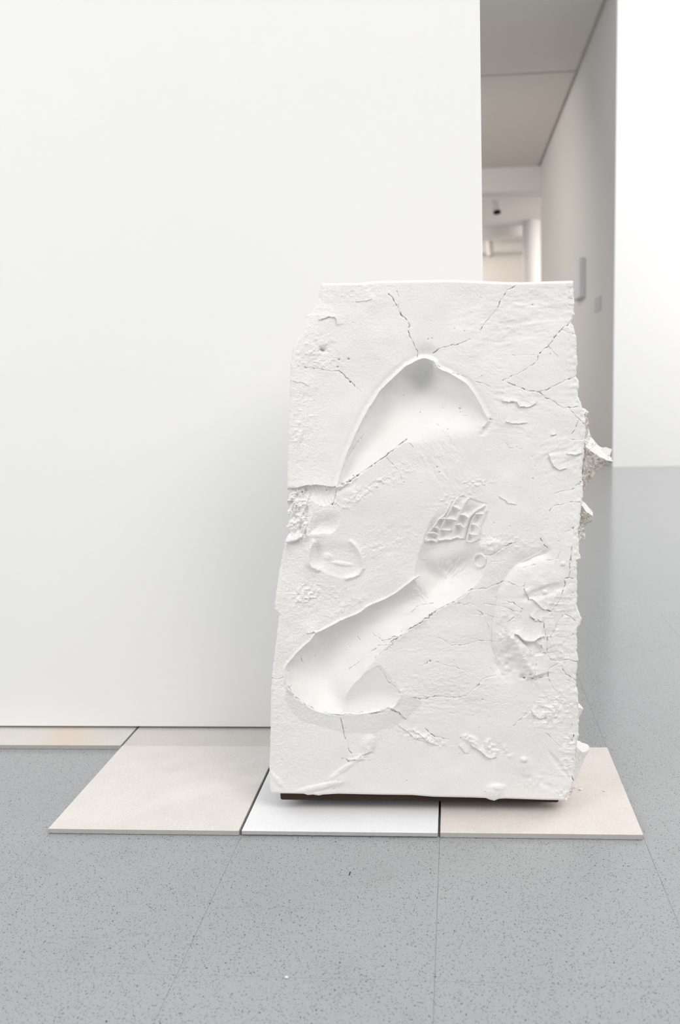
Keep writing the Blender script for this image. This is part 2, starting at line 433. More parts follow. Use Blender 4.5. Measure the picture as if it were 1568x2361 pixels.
def blur(A, sig):                                           # three box passes along each axis
    r = max(1, int(sig * 0.95 + 0.5))
    for ax in (0, 1):
        for _ in range(3):
            P = np.pad(A, [(r + 1, r) if i == ax else (0, 0) for i in (0, 1)], mode='edge'); c = np.cumsum(P, axis=ax)
            n_ = A.shape[ax]; hi = np.take(c, np.arange(2 * r + 1, 2 * r + 1 + n_), axis=ax); lo = np.take(c, np.arange(0, n_), axis=ax)
            A = (hi - lo) / (2 * r + 1)
    return A

E = np.zeros_like(X)                                        # relief in photo pixels, + towards the viewer
quiet = np.zeros_like(X)                                    # where the cast is smooth
# broad undulation of the face
E += 5 * vn(X, Y, 210, 11) + 2.4 * vn(X, Y, 85, 12) + 1.0 * vn(X, Y, 38, 13)

# --- upper hollow
rimU = smooth_pts(np.array([(776, 1124), (783, 1105), (798, 1053), (821, 1001), (839, 962), (860, 926), (890, 887), (905, 875), (921, 858), (940, 843), (960, 832), (979, 826), (1000, 834), (1010, 848),
    (1040, 863), (1068, 880), (1090, 903), (1105, 928), (1116, 950), (1126, 968)], float))
lowU = smooth_pts(np.array([(1126, 968), (1100, 1000), (1050, 1012), (1000, 1018), (955, 1022), (935, 1022), (900, 1043), (870, 1066), (840, 1088), (808, 1110), (776, 1124)], float))
polyU = np.vstack([rimU, lowU[1:-1]])
ix = boxmask(polyU, 60); x, y = X[ix], Y[ix]
wx = x + 1.2 * vn(x, y, 14, 21); wy = y + 1.2 * vn(x, y, 14, 22)
sdU = poly_sd(polyU, wx, wy); a, _, _ = pl_dist(rimU, wx, wy); b, _, _ = pl_dist(lowU, wx, wy)
ins = sdU > 0
sm = sst(930, 1010, x); be = b * (1 - sm) + sm * b * b / (b + 26)
tq = a / (a + be + 1e-6); dep = 1.12 * (a + be) * tq ** 0.72 * (1 - tq) ** 1.25
dep = np.where(ins, np.maximum(dep, 0), 0)
dep = dep + np.where(ins, 26 * np.exp(-(((x - 982) / 44) ** 2 + ((y - 862) / 34) ** 2)) * sst(0, 14, a), 0)
DU = np.zeros_like(X); DU[ix] = dep; WU = np.zeros_like(X); WU[ix] = np.maximum(np.where(ins, sst(2, 26, sdU), 0), sm * sst(3, 22, a) * sst(60, 30, -sdU))
DU = DU * (1 - WU) + blur(DU, 11) * WU
E -= DU
q = quiet[ix]; quiet[ix] = np.maximum(q, np.where(ins, sst(0, 18, sdU), 0))
lip = np.exp(-(np.maximum(0, -sdU) / 3.4) ** 2) * np.exp(-(np.maximum(0, sdU) / 1.3) ** 2) * (a < 20)
E[ix] += lip * (4.6 + 1.8 * vn(x, y, 22, 23)) - 2.2 * (~ins) * (a < 40) * np.exp(-(((-sdU) - 9) / 6) ** 2)
E[ix] -= 7 * np.exp(-(((x - 982) / 26) ** 2 + ((y - 816) / 15) ** 2)) * (~ins)          # dent over the peak

# --- lower trough with its side lobe
rimL = smooth_pts(np.array([(668, 1590), (660, 1575), (657, 1556), (661, 1535), (680, 1512), (700, 1491), (716, 1478), (728, 1462), (745, 1452), (770, 1440), (800, 1425), (825, 1415), (848, 1400), (870, 1390),
    (900, 1375), (925, 1358), (948, 1342), (956, 1336)], float))
lowL = smooth_pts(np.array([(956, 1336), (985, 1322), (1040, 1335), (1075, 1352), (1068, 1374), (1042, 1390), (1012, 1404), (980, 1424), (955, 1442), (935, 1460), (908, 1476), (885, 1500), (858, 1530), (838, 1556), (818, 1580), (808, 1600),
    (805, 1625), (795, 1644), (765, 1647), (730, 1640), (700, 1622), (680, 1604), (668, 1590)], float))
polyL = np.vstack([rimL, lowL[1:-1]])
lobe = smooth_pts(np.array([(745, 1638), (775, 1600), (805, 1582), (832, 1560), (852, 1546), (872, 1534), (884, 1541), (900, 1562), (912, 1580), (925, 1598), (918, 1618), (903, 1632), (870, 1641), (830, 1646), (780, 1648), (745, 1638)], float))
ix = boxmask(np.vstack([polyL, lobe]), 60); x, y = X[ix], Y[ix]
wx = x + 1.3 * vn(x, y, 16, 31); wy = y + 1.3 * vn(x, y, 16, 32)
sdL = poly_sd(polyL, wx, wy); a, _, _ = pl_dist(rimL, wx, wy); b, _, _ = pl_dist(lowL, wx, wy)
tq = a / (a + b + 1e-6)
dL = np.where(sdL > 0, 1.25 * (a + b) * tq ** 0.75 * (1 - tq) ** 1.2, 0)
sdo = poly_sd(lobe, wx, wy); dO = np.where(sdo > 0, 0.45 * sdo * 22 / (sdo * 0.45 + 22), 0)
dL1 = np.zeros_like(X); dL1[ix] = dL; WL = np.zeros_like(X); WL[ix] = np.where(sdL > 0, sst(2, 24, sdL), 0)
dL1 = dL1 * (1 - WL) + blur(dL1, 10) * WL
dO1 = np.zeros_like(X); dO1[ix] = dO; WO = np.zeros_like(X); WO[ix] = np.where(sdo > 0, sst(1, 14, sdo), 0)
dO1 = dO1 * (1 - WO) + blur(dO1, 7) * WO
DL = np.maximum(dL1, dO1)
sdA = np.maximum(sdL, sdo)
quiet[ix] = np.maximum(quiet[ix], np.where(sdA > 0, sst(0, 16, sdA), 0))
lip = np.exp(-(np.maximum(0, -sdL) / 3.6) ** 2) * np.exp(-(np.maximum(0, sdL) / 1.3) ** 2) * (a < 14) * (sdo < 0)
E[ix] += lip * (4.0 + 1.8 * vn(x, y, 18, 33))
low = np.exp(-(np.maximum(0, -sdA) / 3.5) ** 2) * np.exp(-(np.maximum(0, sdA) / 1.5) ** 2) * (y > 1590)
E[ix] += 1.6 * low

# --- hand channel
rimH = smooth_pts(np.array([(954, 1345), (957, 1318), (963, 1285), (972, 1255), (982, 1225), (992, 1200), (1005, 1178), (1022, 1160)], float))
lowH = smooth_pts(np.array([(1022, 1160), (1060, 1156), (1095, 1162), (1118, 1176), (1112, 1210), (1102, 1238), (1108, 1262), (1122, 1285), (1118, 1318), (1098, 1348), (1070, 1374), (1040, 1390), (1005, 1402), (975, 1395), (957, 1372), (954, 1345)], float))
polyH = np.vstack([rimH, lowH[1:-1]])
ix = boxmask(polyH, 40); x, y = X[ix], Y[ix]
wx = x + 1.2 * vn(x, y, 13, 41); wy = y + 1.2 * vn(x, y, 13, 42)
sdH = poly_sd(polyH, wx, wy); a, _, _ = pl_dist(rimH, wx, wy); b, _, _ = pl_dist(lowH, wx, wy)
cap = 12 + 7 * sst(1180, 1255, y) + 30 * sst(1276, 1340, y + 0.25 * (x - 1030))
dH = np.where(sdH > 0, np.maximum(0, smin(smin(1.3 * a, 0.8 * b, 14), cap, 9)), 0) * sst(1158, 1222, y + 0.3 * (x - 1050))
DH = np.zeros_like(X); DH[ix] = dH; WH = np.zeros_like(X); WH[ix] = np.where(sdH > 0, sst(2, 16, sdH), 0); DH = DH * (1 - WH) + blur(DH, 6) * WH
h_ = np.clip(0.5 + 0.5 * (DH - DL) / 7.0, 0, 1); both = (DH > 0) & (DL > 0)
E -= np.where(both, DL * (1 - h_) + DH * h_ + 7.0 * h_ * (1 - h_) * np.minimum(1, np.minimum(DH, DL) / 6), np.maximum(DL, DH))
quiet[ix] = np.maximum(quiet[ix], np.where((sdH > 0) & (y > 1270), 0.6 * sst(0, 14, sdH), 0))

# fingers: cells between ridges
ridges = [Z(4, p) for p in (
    [(98, 556), (120, 490), (165, 435), (200, 385), (245, 352), (300, 240)],
    [(192, 558), (215, 470), (255, 378), (312, 270), (350, 215)], [(297, 535), (330, 420), (360, 345), (398, 262), (430, 215)],
    [(385, 532), (400, 450), (430, 375), (468, 330), (545, 285)], [(410, 552), (428, 480), (450, 400), (480, 345)], [(490, 545), (515, 445), (548, 340), (570, 290)],
    [(155, 440), (185, 445), (216, 470)], [(118, 490), (165, 488), (203, 502)], [(104, 552), (150, 540), (192, 556)], [(205, 378), (250, 378)],
    [(255, 380), (295, 382), (332, 392)], [(218, 462), (250, 463), (287, 470)], [(204, 545), (250, 532), (297, 535)], [(312, 285), (355, 310)],
    [(357, 345), (395, 352), (424, 372)], [(326, 422), (362, 425), (392, 447)], [(298, 528), (345, 520), (385, 532)],
    [(480, 342), (545, 345)], [(455, 420), (490, 430), (512, 455)], [(408, 552), (450, 560), (490, 540)], [(430, 490), (470, 500), (500, 500)])]
fpoly = Z(4, [(98, 556), (120, 490), (200, 385), (245, 350), (300, 235), (380, 210), (470, 240), (560, 270), (560, 340), (515, 450), (495, 545), (440, 565), (410, 555), (385, 530), (340, 522), (297, 540), (200, 560)])
ix = boxmask(fpoly, 25); x, y = X[ix], Y[ix]
wx = x + 0.9 * vn(x, y, 8, 43); wy = y + 0.9 * vn(x, y, 8, 44)
sf = poly_sd(fpoly, wx, wy); dr = np.full(x.shape, 1e9)
for rp in ridges: dr = np.minimum(dr, pl_dist(rp, wx, wy)[0])
fade = 0.35 + 0.65 * sst(1150, 1200, y)
cell = 12.5 * (1 - np.exp(-np.maximum(dr - 0.8, 0) / 3.6)) - 0.5
E[ix] += np.where(sf > -3, (4.5 - cell) * fade * sst(-3, 2, sf), 0)
E[ix] += 3.5 * np.exp(-((y - 1245) / 4.0) ** 2) * (sf > -2) * (x < 1068)

# palm: fan of stretch folds, thumb tip ring
ix = boxmask(Z(0, [(995, 1275), (1110, 1360)]), 10); x, y = X[ix], Y[ix]
ang = np.arctan2(y - 1375, x - 985); rad = np.hypot(x - 985, y - 1375)
msk = np.exp(-(((x - 1042) / 34) ** 2 + ((y - 1310) / 26) ** 2) ** 1.5)
E[ix] += 2.6 * msk * vn(ang * 60 + rad * 0.12, rad * 0.25, 3.0, 51)
rr = np.hypot((x - 1106) / 1.0, (y - 1293) / 1.15)
E[ix] += 5.5 * np.exp(-((rr - 12.5) / 3.2) ** 2) - 4.0 * np.exp(-(rr / 8) ** 2)

# --- valley around the right-hand plate
arc = smooth_pts(np.array([(1275, 1266), (1262, 1273), (1235, 1285), (1190, 1305), (1175, 1320), (1158, 1345), (1146, 1375), (1138, 1415), (1134, 1450), (1138, 1500), (1148, 1540), (1166, 1574)], float))
ix = boxmask(arc, 130); x, y = X[ix], Y[ix]
d, sd_, al = pl_dist(arc, x + 2 * vn(x, y, 20, 61), y + 2 * vn(x, y, 20, 62))
inner = sd_ < 0; Lc = al.max(); endf = sst(0, 25, al) * sst(0, 60, Lc - al)
E[ix] += np.where(inner, -12 + 18 * (1 - np.exp(-d / 11)), -12 * np.exp(-d / 22)) * endf * np.exp(-(np.maximum(0, d - 60) / 60) ** 2)
# broken ridge and hollow below the torn plate
ix = boxmask(Z(0, [(1130, 1450), (1270, 1600)]), 70); x, y = X[ix], Y[ix]
spine = Z(6, [(690, 60), (740, 60), (790, 120), (830, 200), (880, 280), (915, 340), (925, 372)])
d, s2, al = pl_dist(spine, x, y); Ls = al.max(); ef = sst(0, 20, al) * sst(-1, 6, Ls - al)
bl = np.exp(-((x - 1172) / 26) ** 2 - ((y - 1525) / 42) ** 2)
E[ix] += 13 * ef * np.exp(-(d / np.where(s2 > 0, 13, 24)) ** 1.4) - 11 * bl
E[ix] += 2.4 * bl * vn(x, y, 9, 64) + 2.2 * np.exp(-(d / 14) ** 2) * vn(x, y, 7, 65)
hole = Z(6, [(800, 55), (855, 98), (925, 100), (985, 150), (985, 190), (925, 200), (885, 160)])
sh = poly_sd(hole, x, y); E[ix] -= 9 * sst(-3, 4, sh)

# --- left edge: bite scoops, wrinkles, cup, flake
def scoop(pts, depth, slope, nz=0.8, seed=70, rim=0, fade=None):
    p = smooth_pts(np.vstack([pts, pts[:1]])); ix = boxmask(p, 15); x, y = X[ix], Y[ix]
    s = poly_sd(p, x + nz * vn(x, y, 9, seed), y + nz * vn(x, y, 9, seed + 1))
    E[ix] -= np.where(s > 0, depth * (1 - np.exp(-slope * s / depth)), 0) * (sst(*fade, y) if fade else 1)
    if rim: E[ix] += rim * np.exp(-(s / 2.6) ** 2)
    return ix, s
topedge = Z(3, [(240, 185), (330, 176), (400, 160), (480, 150), (560, 152), (610, 168), (680, 160), (712, 200)])
ix = boxmask(topedge, 60); x, y = X[ix], Y[ix]; d, sd_, al = pl_dist(topedge, x, y + vn(x, y, 8, 72) * 1.2)
E[ix] += np.where(sd_ < 0, 4.5 * np.exp(-d / 14), -6 * np.exp(-d / 22)) * (al > 0) * (al < al.max())
ix, s = scoop(Z(3, [(388, 180), (430, 160), (520, 152), (600, 165), (660, 168), (690, 205), (690, 262), (660, 312), (600, 338), (555, 340), (480, 300), (430, 258), (400, 220)]), 10, 0.8)
x, y = X[ix], Y[ix]; E[ix] += np.where(s > 0, 1.5 * vn(x * 1.0 - 0.42 * y, y * 0.12, 3.2, 74), 0)
ix, s = scoop(Z(3, [(470, 400), (560, 372), (640, 372), (712, 384), (730, 450), (700, 540), (640, 590), (560, 590), (500, 600), (446, 592), (438, 560), (455, 480)]), 15, 0.8, fade=(1168, 1225))
ix, s = scoop(Z(3, [(500, 640), (600, 615), (700, 618), (790, 650), (845, 690), (890, 745), (918, 820), (924, 900), (895, 955), (830, 985), (750, 995), (650, 968), (560, 935), (500, 900), (460, 850), (470, 760)]), 6, 0.5, fade=(1234, 1275))
for pts, hgt, wd in ((Z(3, [(495, 640), (462, 720), (440, 800), (436, 855), (465, 895), (525, 915), (545, 935)]), 9, 5.0),
                     (Z(3, [(800, 640), (850, 690), (890, 740), (915, 810), (932, 900), (890, 958), (830, 985), (750, 998)]), 4.5, 4.5)):
    ix = boxmask(pts, 20); x, y = X[ix], Y[ix]; d, sd_, al = pl_dist(pts, x + vn(x, y, 9, 76), y + vn(x, y, 9, 77)); ef = sst(0, 8, al) * sst(0, 8, al.max() - al)
    E[ix] += hgt * np.exp(-(d / wd) ** 2) * ef
ix = boxmask(Z(3, [(470, 640), (600, 900)]), 5); x, y = X[ix], Y[ix]
E[ix] -= 8 * np.exp(-((x - 732) / 15) ** 2 - ((y - 1276) / 30) ** 2)
ix = boxmask(Z(0, [(655, 1122), (722, 1240)]), 12); x, y = X[ix], Y[ix]
mk = sst(728, 700, x) * sst(1120, 1132, y) * sst(1246, 1228, y)
wr = 1 - 2 * np.abs(vn(x + 0.35 * y, y * 0.45, 8, 78)); w2 = 1 - 2 * np.abs(vn(x * 1.0, y, 5, 79))
E[ix] += mk * (5.0 * wr + 2.0 * w2 - 5)
for ty in (1155, 1182, 1214):                                # scalloped teeth on the edge
    E[ix] += mk * (4 * np.exp(-((y - ty) / 5) ** 2) - 6 * np.exp(-((y - ty - 13) / 6) ** 2)) * np.exp(-(np.maximum(0, x - 660) / 14) ** 2)
fl = Z(3, [(226, 660), (300, 612), (378, 587), (398, 600), (384, 626), (320, 662), (250, 678)])
ix = boxmask(fl, 12); x, y = X[ix], Y[ix]; s = poly_sd(fl, x, y); E[ix] += 19 * sst(-1, 3, s) + 1.0 * vn(x, y, 4, 80) * (s > 0)

# --- lumps and rough patches: (centre, radii, angle, height, kind)
def patch(cx, cy, rx, ry, an, amp, kind, seed, sc=7):
    c, s = math.cos(an), math.sin(an); pts = np.array([(cx - 2 * rx, cy - 2 * rx), (cx + 2 * rx, cy + 2 * rx)]); ix = boxmask(pts, 5); x, y = X[ix], Y[ix]
    u = ((x - cx) * c + (y - cy) * s); v = (-(x - cx) * s + (y - cy) * c); mk = np.exp(-((u / rx) ** 2 + (v / ry) ** 2) ** (2.0 if kind == 'blob' else 1.3))
    if kind == 'blob': h = mk * (1 + 0.12 * vn(x, y, 6, seed))
    elif kind == 'rough':
        n = vn(x, y, sc, seed) + 0.6 * vn(x, y, sc / 2, seed + 1); h = mk * np.maximum(n, -0.25)
    elif kind == 'ridged':
        n = 1 - 2.2 * np.abs(vn(x, y, sc, seed)) + 0.5 * (1 - 2 * np.abs(vn(x, y, sc / 2, seed + 1))); h = mk * n
    elif kind == 'streak':
        n = vn(u * 0.3 + 0.5 * sc * vn(x, y, 2 * sc, seed + 2), v + 0.5 * sc * vn(x, y, 2.5 * sc, seed + 3), sc, seed) + 0.5 * vn(u * 0.4, v, sc / 2, seed + 1); h = mk * n
    E[ix] += amp * h * {'streak': 0.42, 'rough': 0.65, 'ridged': 0.5, 'blob': 0.9}[kind]
R = math.radians
for a_ in ((876, 1112, 34, 9, R(-22), 5, 'rough', 101, 8), (830, 1140, 50, 14, R(-30), 3.5, 'rough', 102, 9), (780, 1164, 40, 8, R(6), 3.5, 'rough', 103, 7),
           (930, 1085, 60, 26, R(-28), 1.6, 'rough', 104, 7), (1020, 1070, 80, 60, R(62), 1.8, 'streak', 105, 6), (1095, 1114, 36, 9, R(-4), 4.0, 'rough', 106, 6),
           (1050, 1150, 60, 14, R(-12), 2.6, 'rough', 107, 6), (1185, 745, 120, 80, R(-8), 2.2, 'streak', 108, 11), (1240, 690, 70, 40, R(0), 1.6, 'streak', 109, 9),
           (1290, 1040, 60, 50, R(-25), 3.2, 'streak', 110, 11), (1210, 925, 90, 30, R(8), 2.2, 'streak', 111, 8), (1180, 985, 70, 30, R(5), 1.8, 'streak', 112, 9),
           (705, 1372, 26, 34, R(70), 5, 'ridged', 113, 10), (850, 1265, 60, 12, R(-8), 1.8, 'ridged', 114, 8), (880, 1280, 90, 60, R(-30), 1.0, 'streak', 115, 5),
           (970, 1700, 60, 11, R(18), 5.0, 'rough', 116, 8), (1130, 1722, 50, 14, R(22), 8.0, 'rough', 117, 13), (1085, 1705, 20, 9, R(20), 5, 'blob', 118, 9),
           (1265, 1640, 55, 38, R(-10), 3.6, 'ridged', 119, 12), (1290, 1625, 36, 40, R(0), 2.6, 'rough', 120, 8), (850, 1716, 15, 20, R(20), 6, 'blob', 121, 9),
           (828, 1748, 26, 9, R(-8), 5, 'rough', 122, 9), (790, 1775, 32, 6, R(-35), 3, 'blob', 123, 9), (735, 1815, 52, 7, R(-12), 5, 'blob', 124, 9), (775, 1800, 22, 14, R(0), 3, 'blob', 125, 9),
           (1208, 1752, 7, 6, 0, 6, 'blob', 126, 9), (1215, 1770, 16, 22, 0, 3, 'blob', 127, 9), (1140, 1824, 20, 16, 0, 6, 'blob', 128, 9), (1152, 1815, 16, 7, 0, 3, 'blob', 129, 9),
           (1240, 1800, 60, 20, R(5), 3, 'rough', 130, 18), (1285, 1760, 34, 6, R(52), -3.5, 'blob', 131, 9), (720, 700, 50, 30, R(-20), 2.0, 'ridged', 132, 14), (730, 800, 50, 34, 0, 2.4, 'rough', 133, 10),
           (740, 830, 60, 20, R(5), 2.2, 'rough', 134, 7), (700, 960, 30, 80, 0, 1.6, 'ridged', 135, 12), (690, 1000, 14, 50, 0, 2.6, 'rough', 136, 12), (840, 675, 80, 30, 0, 1.4, 'ridged', 137, 12),
           (1050, 1600, 130, 70, R(3), 1.5, 'streak', 138, 6), (1000, 1480, 110, 60, R(-5), 0.9, 'streak', 139, 6), (1230, 1320, 60, 40, R(0), 2, 'rough', 140, 20), (1255, 1365, 50, 12, R(-18), -5, 'blob', 141, 9),
           (1285, 1500, 40, 60, 0, 2.2, 'ridged', 142, 16), (1280, 1400, 40, 70, 0, 2.4, 'ridged', 143, 15), (1170, 1420, 36, 60, R(30), 1.6, 'ridged', 144, 16), (1140, 1245, 50, 20, 0, 2.6, 'rough', 145, 10),
           (1135, 1260, 26, 18, 0, 5, 'blob', 146, 9), (1180, 1255, 80, 24, R(6), 1.6, 'rough', 147, 7), (905, 1225, 90, 60, 0, 0.8, 'rough', 148, 9), (770, 1375, 60, 30, R(-30), 1.2, 'rough', 149, 8),
           (800, 1400, 60, 12, R(-28), 2.6, 'rough', 150, 8), (640, 1800, 22, 6, R(50), 4, 'blob', 151, 9), (1110, 840, 110, 40, R(20), 0.9, 'streak', 152, 7), (960, 1600, 50, 40, R(15), 1.4, 'streak', 153, 5),
           (975, 1370, 30, 14, R(60), 2.2, 'streak', 154, 4), (957, 1362, 12, 30, R(0), 2.0, 'streak', 155, 4), (1310, 1740, 22, 80, 0, 3, 'ridged', 156, 12), (1300, 1830, 24, 12, 0, 4, 'ridged', 157, 9),
           (790, 1300, 24, 5, R(8), 3, 'blob', 158, 9), (755, 1284, 10, 8, 0, 3, 'blob', 159, 9), (1298, 1300, 5, 5, 0, 4, 'blob', 160, 9), (1257, 1366, 5, 5, 0, 4, 'blob', 161, 9)):
    patch(*a_)

# --- cracks: (strength, zoom frame, points); 's' entries lift one side as a flake edge
CR = []
def C(n, k, *lines):
    for l in lines: CR.append((k, Z(n, l)))
C(1, 1.0, [(1165, 225), (1200, 260), (1215, 295), (1235, 330), (1255, 375), (1280, 425), (1335, 468), (1345, 500), (1338, 575), (1360, 620), (1390, 680), (1420, 740), (1422, 800)],
  [(405, 888), (470, 898), (545, 900), (600, 925), (660, 930), (710, 922), (745, 945), (785, 990), (825, 1025), (870, 1065), (915, 1115)])
C(1, .5, [(1240, 200), (1258, 290), (1250, 350)], [(965, 1465), (870, 1575), (820, 1650), (785, 1720), (755, 1780)], [(1145, 1690), (1165, 1730), (1210, 1785), (1260, 1840), (1285, 1900)], [(1320, 1545), (1380, 1620)])
C(1, 1.3, [(740, 1950), (815, 1915), (880, 1870), (945, 1825), (1000, 1790), (1070, 1740), (1140, 1690), (1185, 1645), (1230, 1620), (1320, 1540)])
C(2, 1.1, [(62, 683), (110, 640), (180, 625), (230, 612), (290, 603), (320, 585), (368, 562)], [(443, 497), (475, 440), (515, 400), (550, 360), (580, 315), (600, 265), (630, 215), (660, 180), (695, 155), (725, 135)],
  [(1170, 437), (1095, 485), (1060, 530), (1020, 585), (990, 617), (955, 650), (920, 680)], [(660, 915), (780, 962), (850, 985), (915, 992), (990, 965), (1090, 918), (1200, 865)],
  [(925, 995), (970, 1035), (1025, 1058), (1070, 1093), (1105, 1115), (1160, 1118), (1220, 1107)])
C(2, .7, [(1095, 485), (1130, 503), (1200, 522)], [(990, 617), (1020, 652), (1065, 702)], [(915, 700), (890, 750), (825, 797), (780, 828), (700, 865), (625, 898)], [(1160, 1125), (1200, 1165), (1280, 1250)],
  [(1230, 1215), (1205, 1290), (1175, 1330)], [(1160, 1372), (1265, 1368)], [(100, 780), (210, 832), (320, 865), (390, 900), (460, 925), (520, 945)], [(1215, 1740), (1255, 1708)], [(300, 1185), (345, 1182)], [(375, 1198), (400, 1195)])
C(2, .4, [(700, 692), (780, 690), (845, 697), (880, 685)], [(400, 890), (460, 860)], [(640, 1385), (680, 1440), (780, 1447)], [(100, 1240), (140, 1300), (180, 1340), (235, 1425)], [(1140, 130), (1160, 180), (1150, 240), (1190, 250)], [(1140, 250), (1160, 295), (1195, 300)])
C(3, .6, [(690, 190), (665, 300), (655, 330)], [(1010, 1480), (1060, 1520), (1105, 1560)], [(875, 1520), (920, 1570), (960, 1620)], [(1300, 1340), (1380, 1285), (1440, 1240), (1560, 1215)])
C(3, 1.4, [(1105, 1560), (1160, 1545), (1220, 1520), (1265, 1520), (1310, 1495), (1350, 1450), (1400, 1418), (1450, 1395), (1510, 1350), (1560, 1325)], [(1180, 1575), (1230, 1540), (1262, 1525)])
C(4, 1.2, [(0, 1195), (60, 1160), (130, 1110), (210, 1062), (280, 1020), (345, 990), (400, 950), (445, 912), (530, 905), (580, 898), (640, 870), (685, 848)], [(550, 655), (600, 652), (640, 630), (690, 590), (740, 565), (800, 552)],
  [(970, 530), (1000, 580), (1030, 605)], [(1155, 480), (1190, 470), (1235, 435)], [(990, 1062), (1055, 1075), (1110, 1005), (1130, 940), (1155, 880), (1150, 830), (1180, 820)])
C(4, .9, [(685, 848), (740, 865), (780, 880), (805, 900)], [(1030, 325), (1065, 290), (1120, 270), (1165, 258), (1200, 250), (1270, 255)], [(1070, 190), (1130, 172), (1200, 165), (1245, 130), (1275, 100)],
  [(355, 1010), (400, 1030), (430, 1015), (475, 1030)], [(500, 1070), (540, 1095), (620, 1125), (655, 1130)], [(545, 1020), (620, 1030), (700, 1045), (800, 1083)], [(690, 1000), (760, 1010), (800, 1045), (835, 1060)],
  [(880, 1105), (920, 1140), (995, 1160), (1000, 1220), (1010, 1262), (1020, 1290), (1020, 1370)], [(1205, 590), (1195, 680), (1185, 820), (1215, 830)], [(1045, 1270), (1080, 1200), (1115, 1130), (1150, 1090), (1230, 1145)],
  [(300, 1335), (350, 1332), (430, 1322), (490, 1300), (550, 1295), (660, 1310), (700, 1275)], [(845, 910), (870, 945), (880, 985)])
C(4, .6, [(465, 1100), (540, 1108)], [(610, 965), (660, 980)], [(600, 705), (650, 705), (700, 695)], [(780, 755), (850, 748), (930, 725)], [(960, 1280), (1010, 1265)], [(1000, 690), (1050, 690), (1090, 680), (1120, 630), (1160, 605)],
  [(1090, 690), (1075, 730)], [(1150, 900), (1200, 860)], [(1165, 910), (1210, 940), (1240, 940)], [(1150, 1000), (1200, 960)], [(1020, 1275), (1100, 1272), (1200, 1265), (1240, 1215)], [(545, 1130), (560, 1170), (605, 1225)],
  [(640, 1160), (680, 1200), (720, 1230)], [(200, 1275), (250, 1300), (300, 1335)], [(1190, 745), (1240, 740)], [(720, 1160), (790, 1110), (840, 1070)], [(840, 890), (860, 850)])
C(5, .9, [(105, 445), (150, 462), (190, 450), (215, 430)], [(235, 500), (270, 540), (310, 600), (370, 660), (430, 700), (490, 725), (560, 755), (640, 770), (720, 778), (850, 772), (930, 745)], [(980, 770), (1050, 755), (1100, 735), (1160, 718), (1210, 740), (1260, 755), (1320, 822)],
  [(1365, 620), (1430, 632), (1505, 632)], [(730, 810), (745, 900), (765, 970), (800, 1045), (805, 1095), (825, 1125)], [(980, 220), (1030, 185), (1075, 155), (1150, 148)])
C(5, .55, [(95, 570), (150, 550), (225, 515)], [(358, 240), (370, 280), (405, 315), (480, 260), (570, 130)], [(960, 650), (995, 695)], [(1065, 350), (1090, 375), (1130, 420), (1160, 475), (1200, 505), (1275, 580)], [(800, 370), (900, 295), (970, 245)],
  [(1035, 270), (1090, 215), (1150, 185), (1210, 120)], [(1465, 340), (1490, 320), (1535, 292)], [(1485, 895), (1530, 950)], [(230, 382), (262, 380)], [(262, 538), (285, 515)], [(740, 1160), (800, 1195)])
C(6, 1.0, [(0, 518), (105, 525), (165, 510), (270, 518), (345, 513), (400, 508), (465, 455), (515, 405), (545, 372), (635, 352)], [(930, 380), (1020, 355), (1028, 310), (1065, 275), (1095, 262), (1125, 275), (1140, 310), (1165, 345), (1230, 385)],
  [(975, 130), (985, 180), (1020, 195), (1055, 235), (1110, 240), (1170, 235), (1245, 245)], [(860, 110), (885, 155), (920, 195)], [(1018, 60), (1018, 180), (1110, 170)], [(100, 750), (130, 785), (160, 805), (280, 835)], [(360, 820), (410, 820), (445, 795)])
C(6, 1.9, [(810, 362), (870, 370), (915, 370)], [(1222, 800), (1205, 838)], [(1165, 1042), (1190, 1030)], [(1200, 1115), (1215, 1140)])
C(6, .6, [(585, 290), (615, 335)], [(75, 280), (135, 245)], [(185, 245), (260, 275), (340, 293), (400, 315), (430, 330)], [(1030, 380), (1065, 440), (1100, 480)], [(1155, 345), (1160, 385), (1225, 410)], [(935, 240), (930, 350)], [(1120, 170), (1125, 240)],
  [(1205, 710), (1195, 760)], [(525, 530), (600, 550), (680, 560), (720, 550)], [(1215, 970), (1210, 1020), (1170, 1040)], [(1040, 1100), (1085, 1080)], [(880, 620), (820, 680), (760, 730)], [(1000, 780), (1090, 860), (1120, 890)])
groove = np.zeros_like(X)
for k, pts in CR:
    ix = boxmask(pts, 6); x, y = X[ix], Y[ix]
    jx = 1.6 * vn(x, y, 9, 201) + 0.8 * vn(x, y, 3.5, 202); jy = 1.6 * vn(x, y, 9, 203) + 0.8 * vn(x, y, 3.5, 204)
    d, _, al = pl_dist(pts, x + jx, y + jy)
    st = np.clip(0.52 + 0.95 * vn(al + pts[0, 0], al * 0, 6, 205), 0.22, 1.6) * k
    wdt = 0.48 + 0.26 * k
    groove[ix] = np.maximum(groove[ix], 6.0 * st * np.exp(-(d / wdt) ** 2))
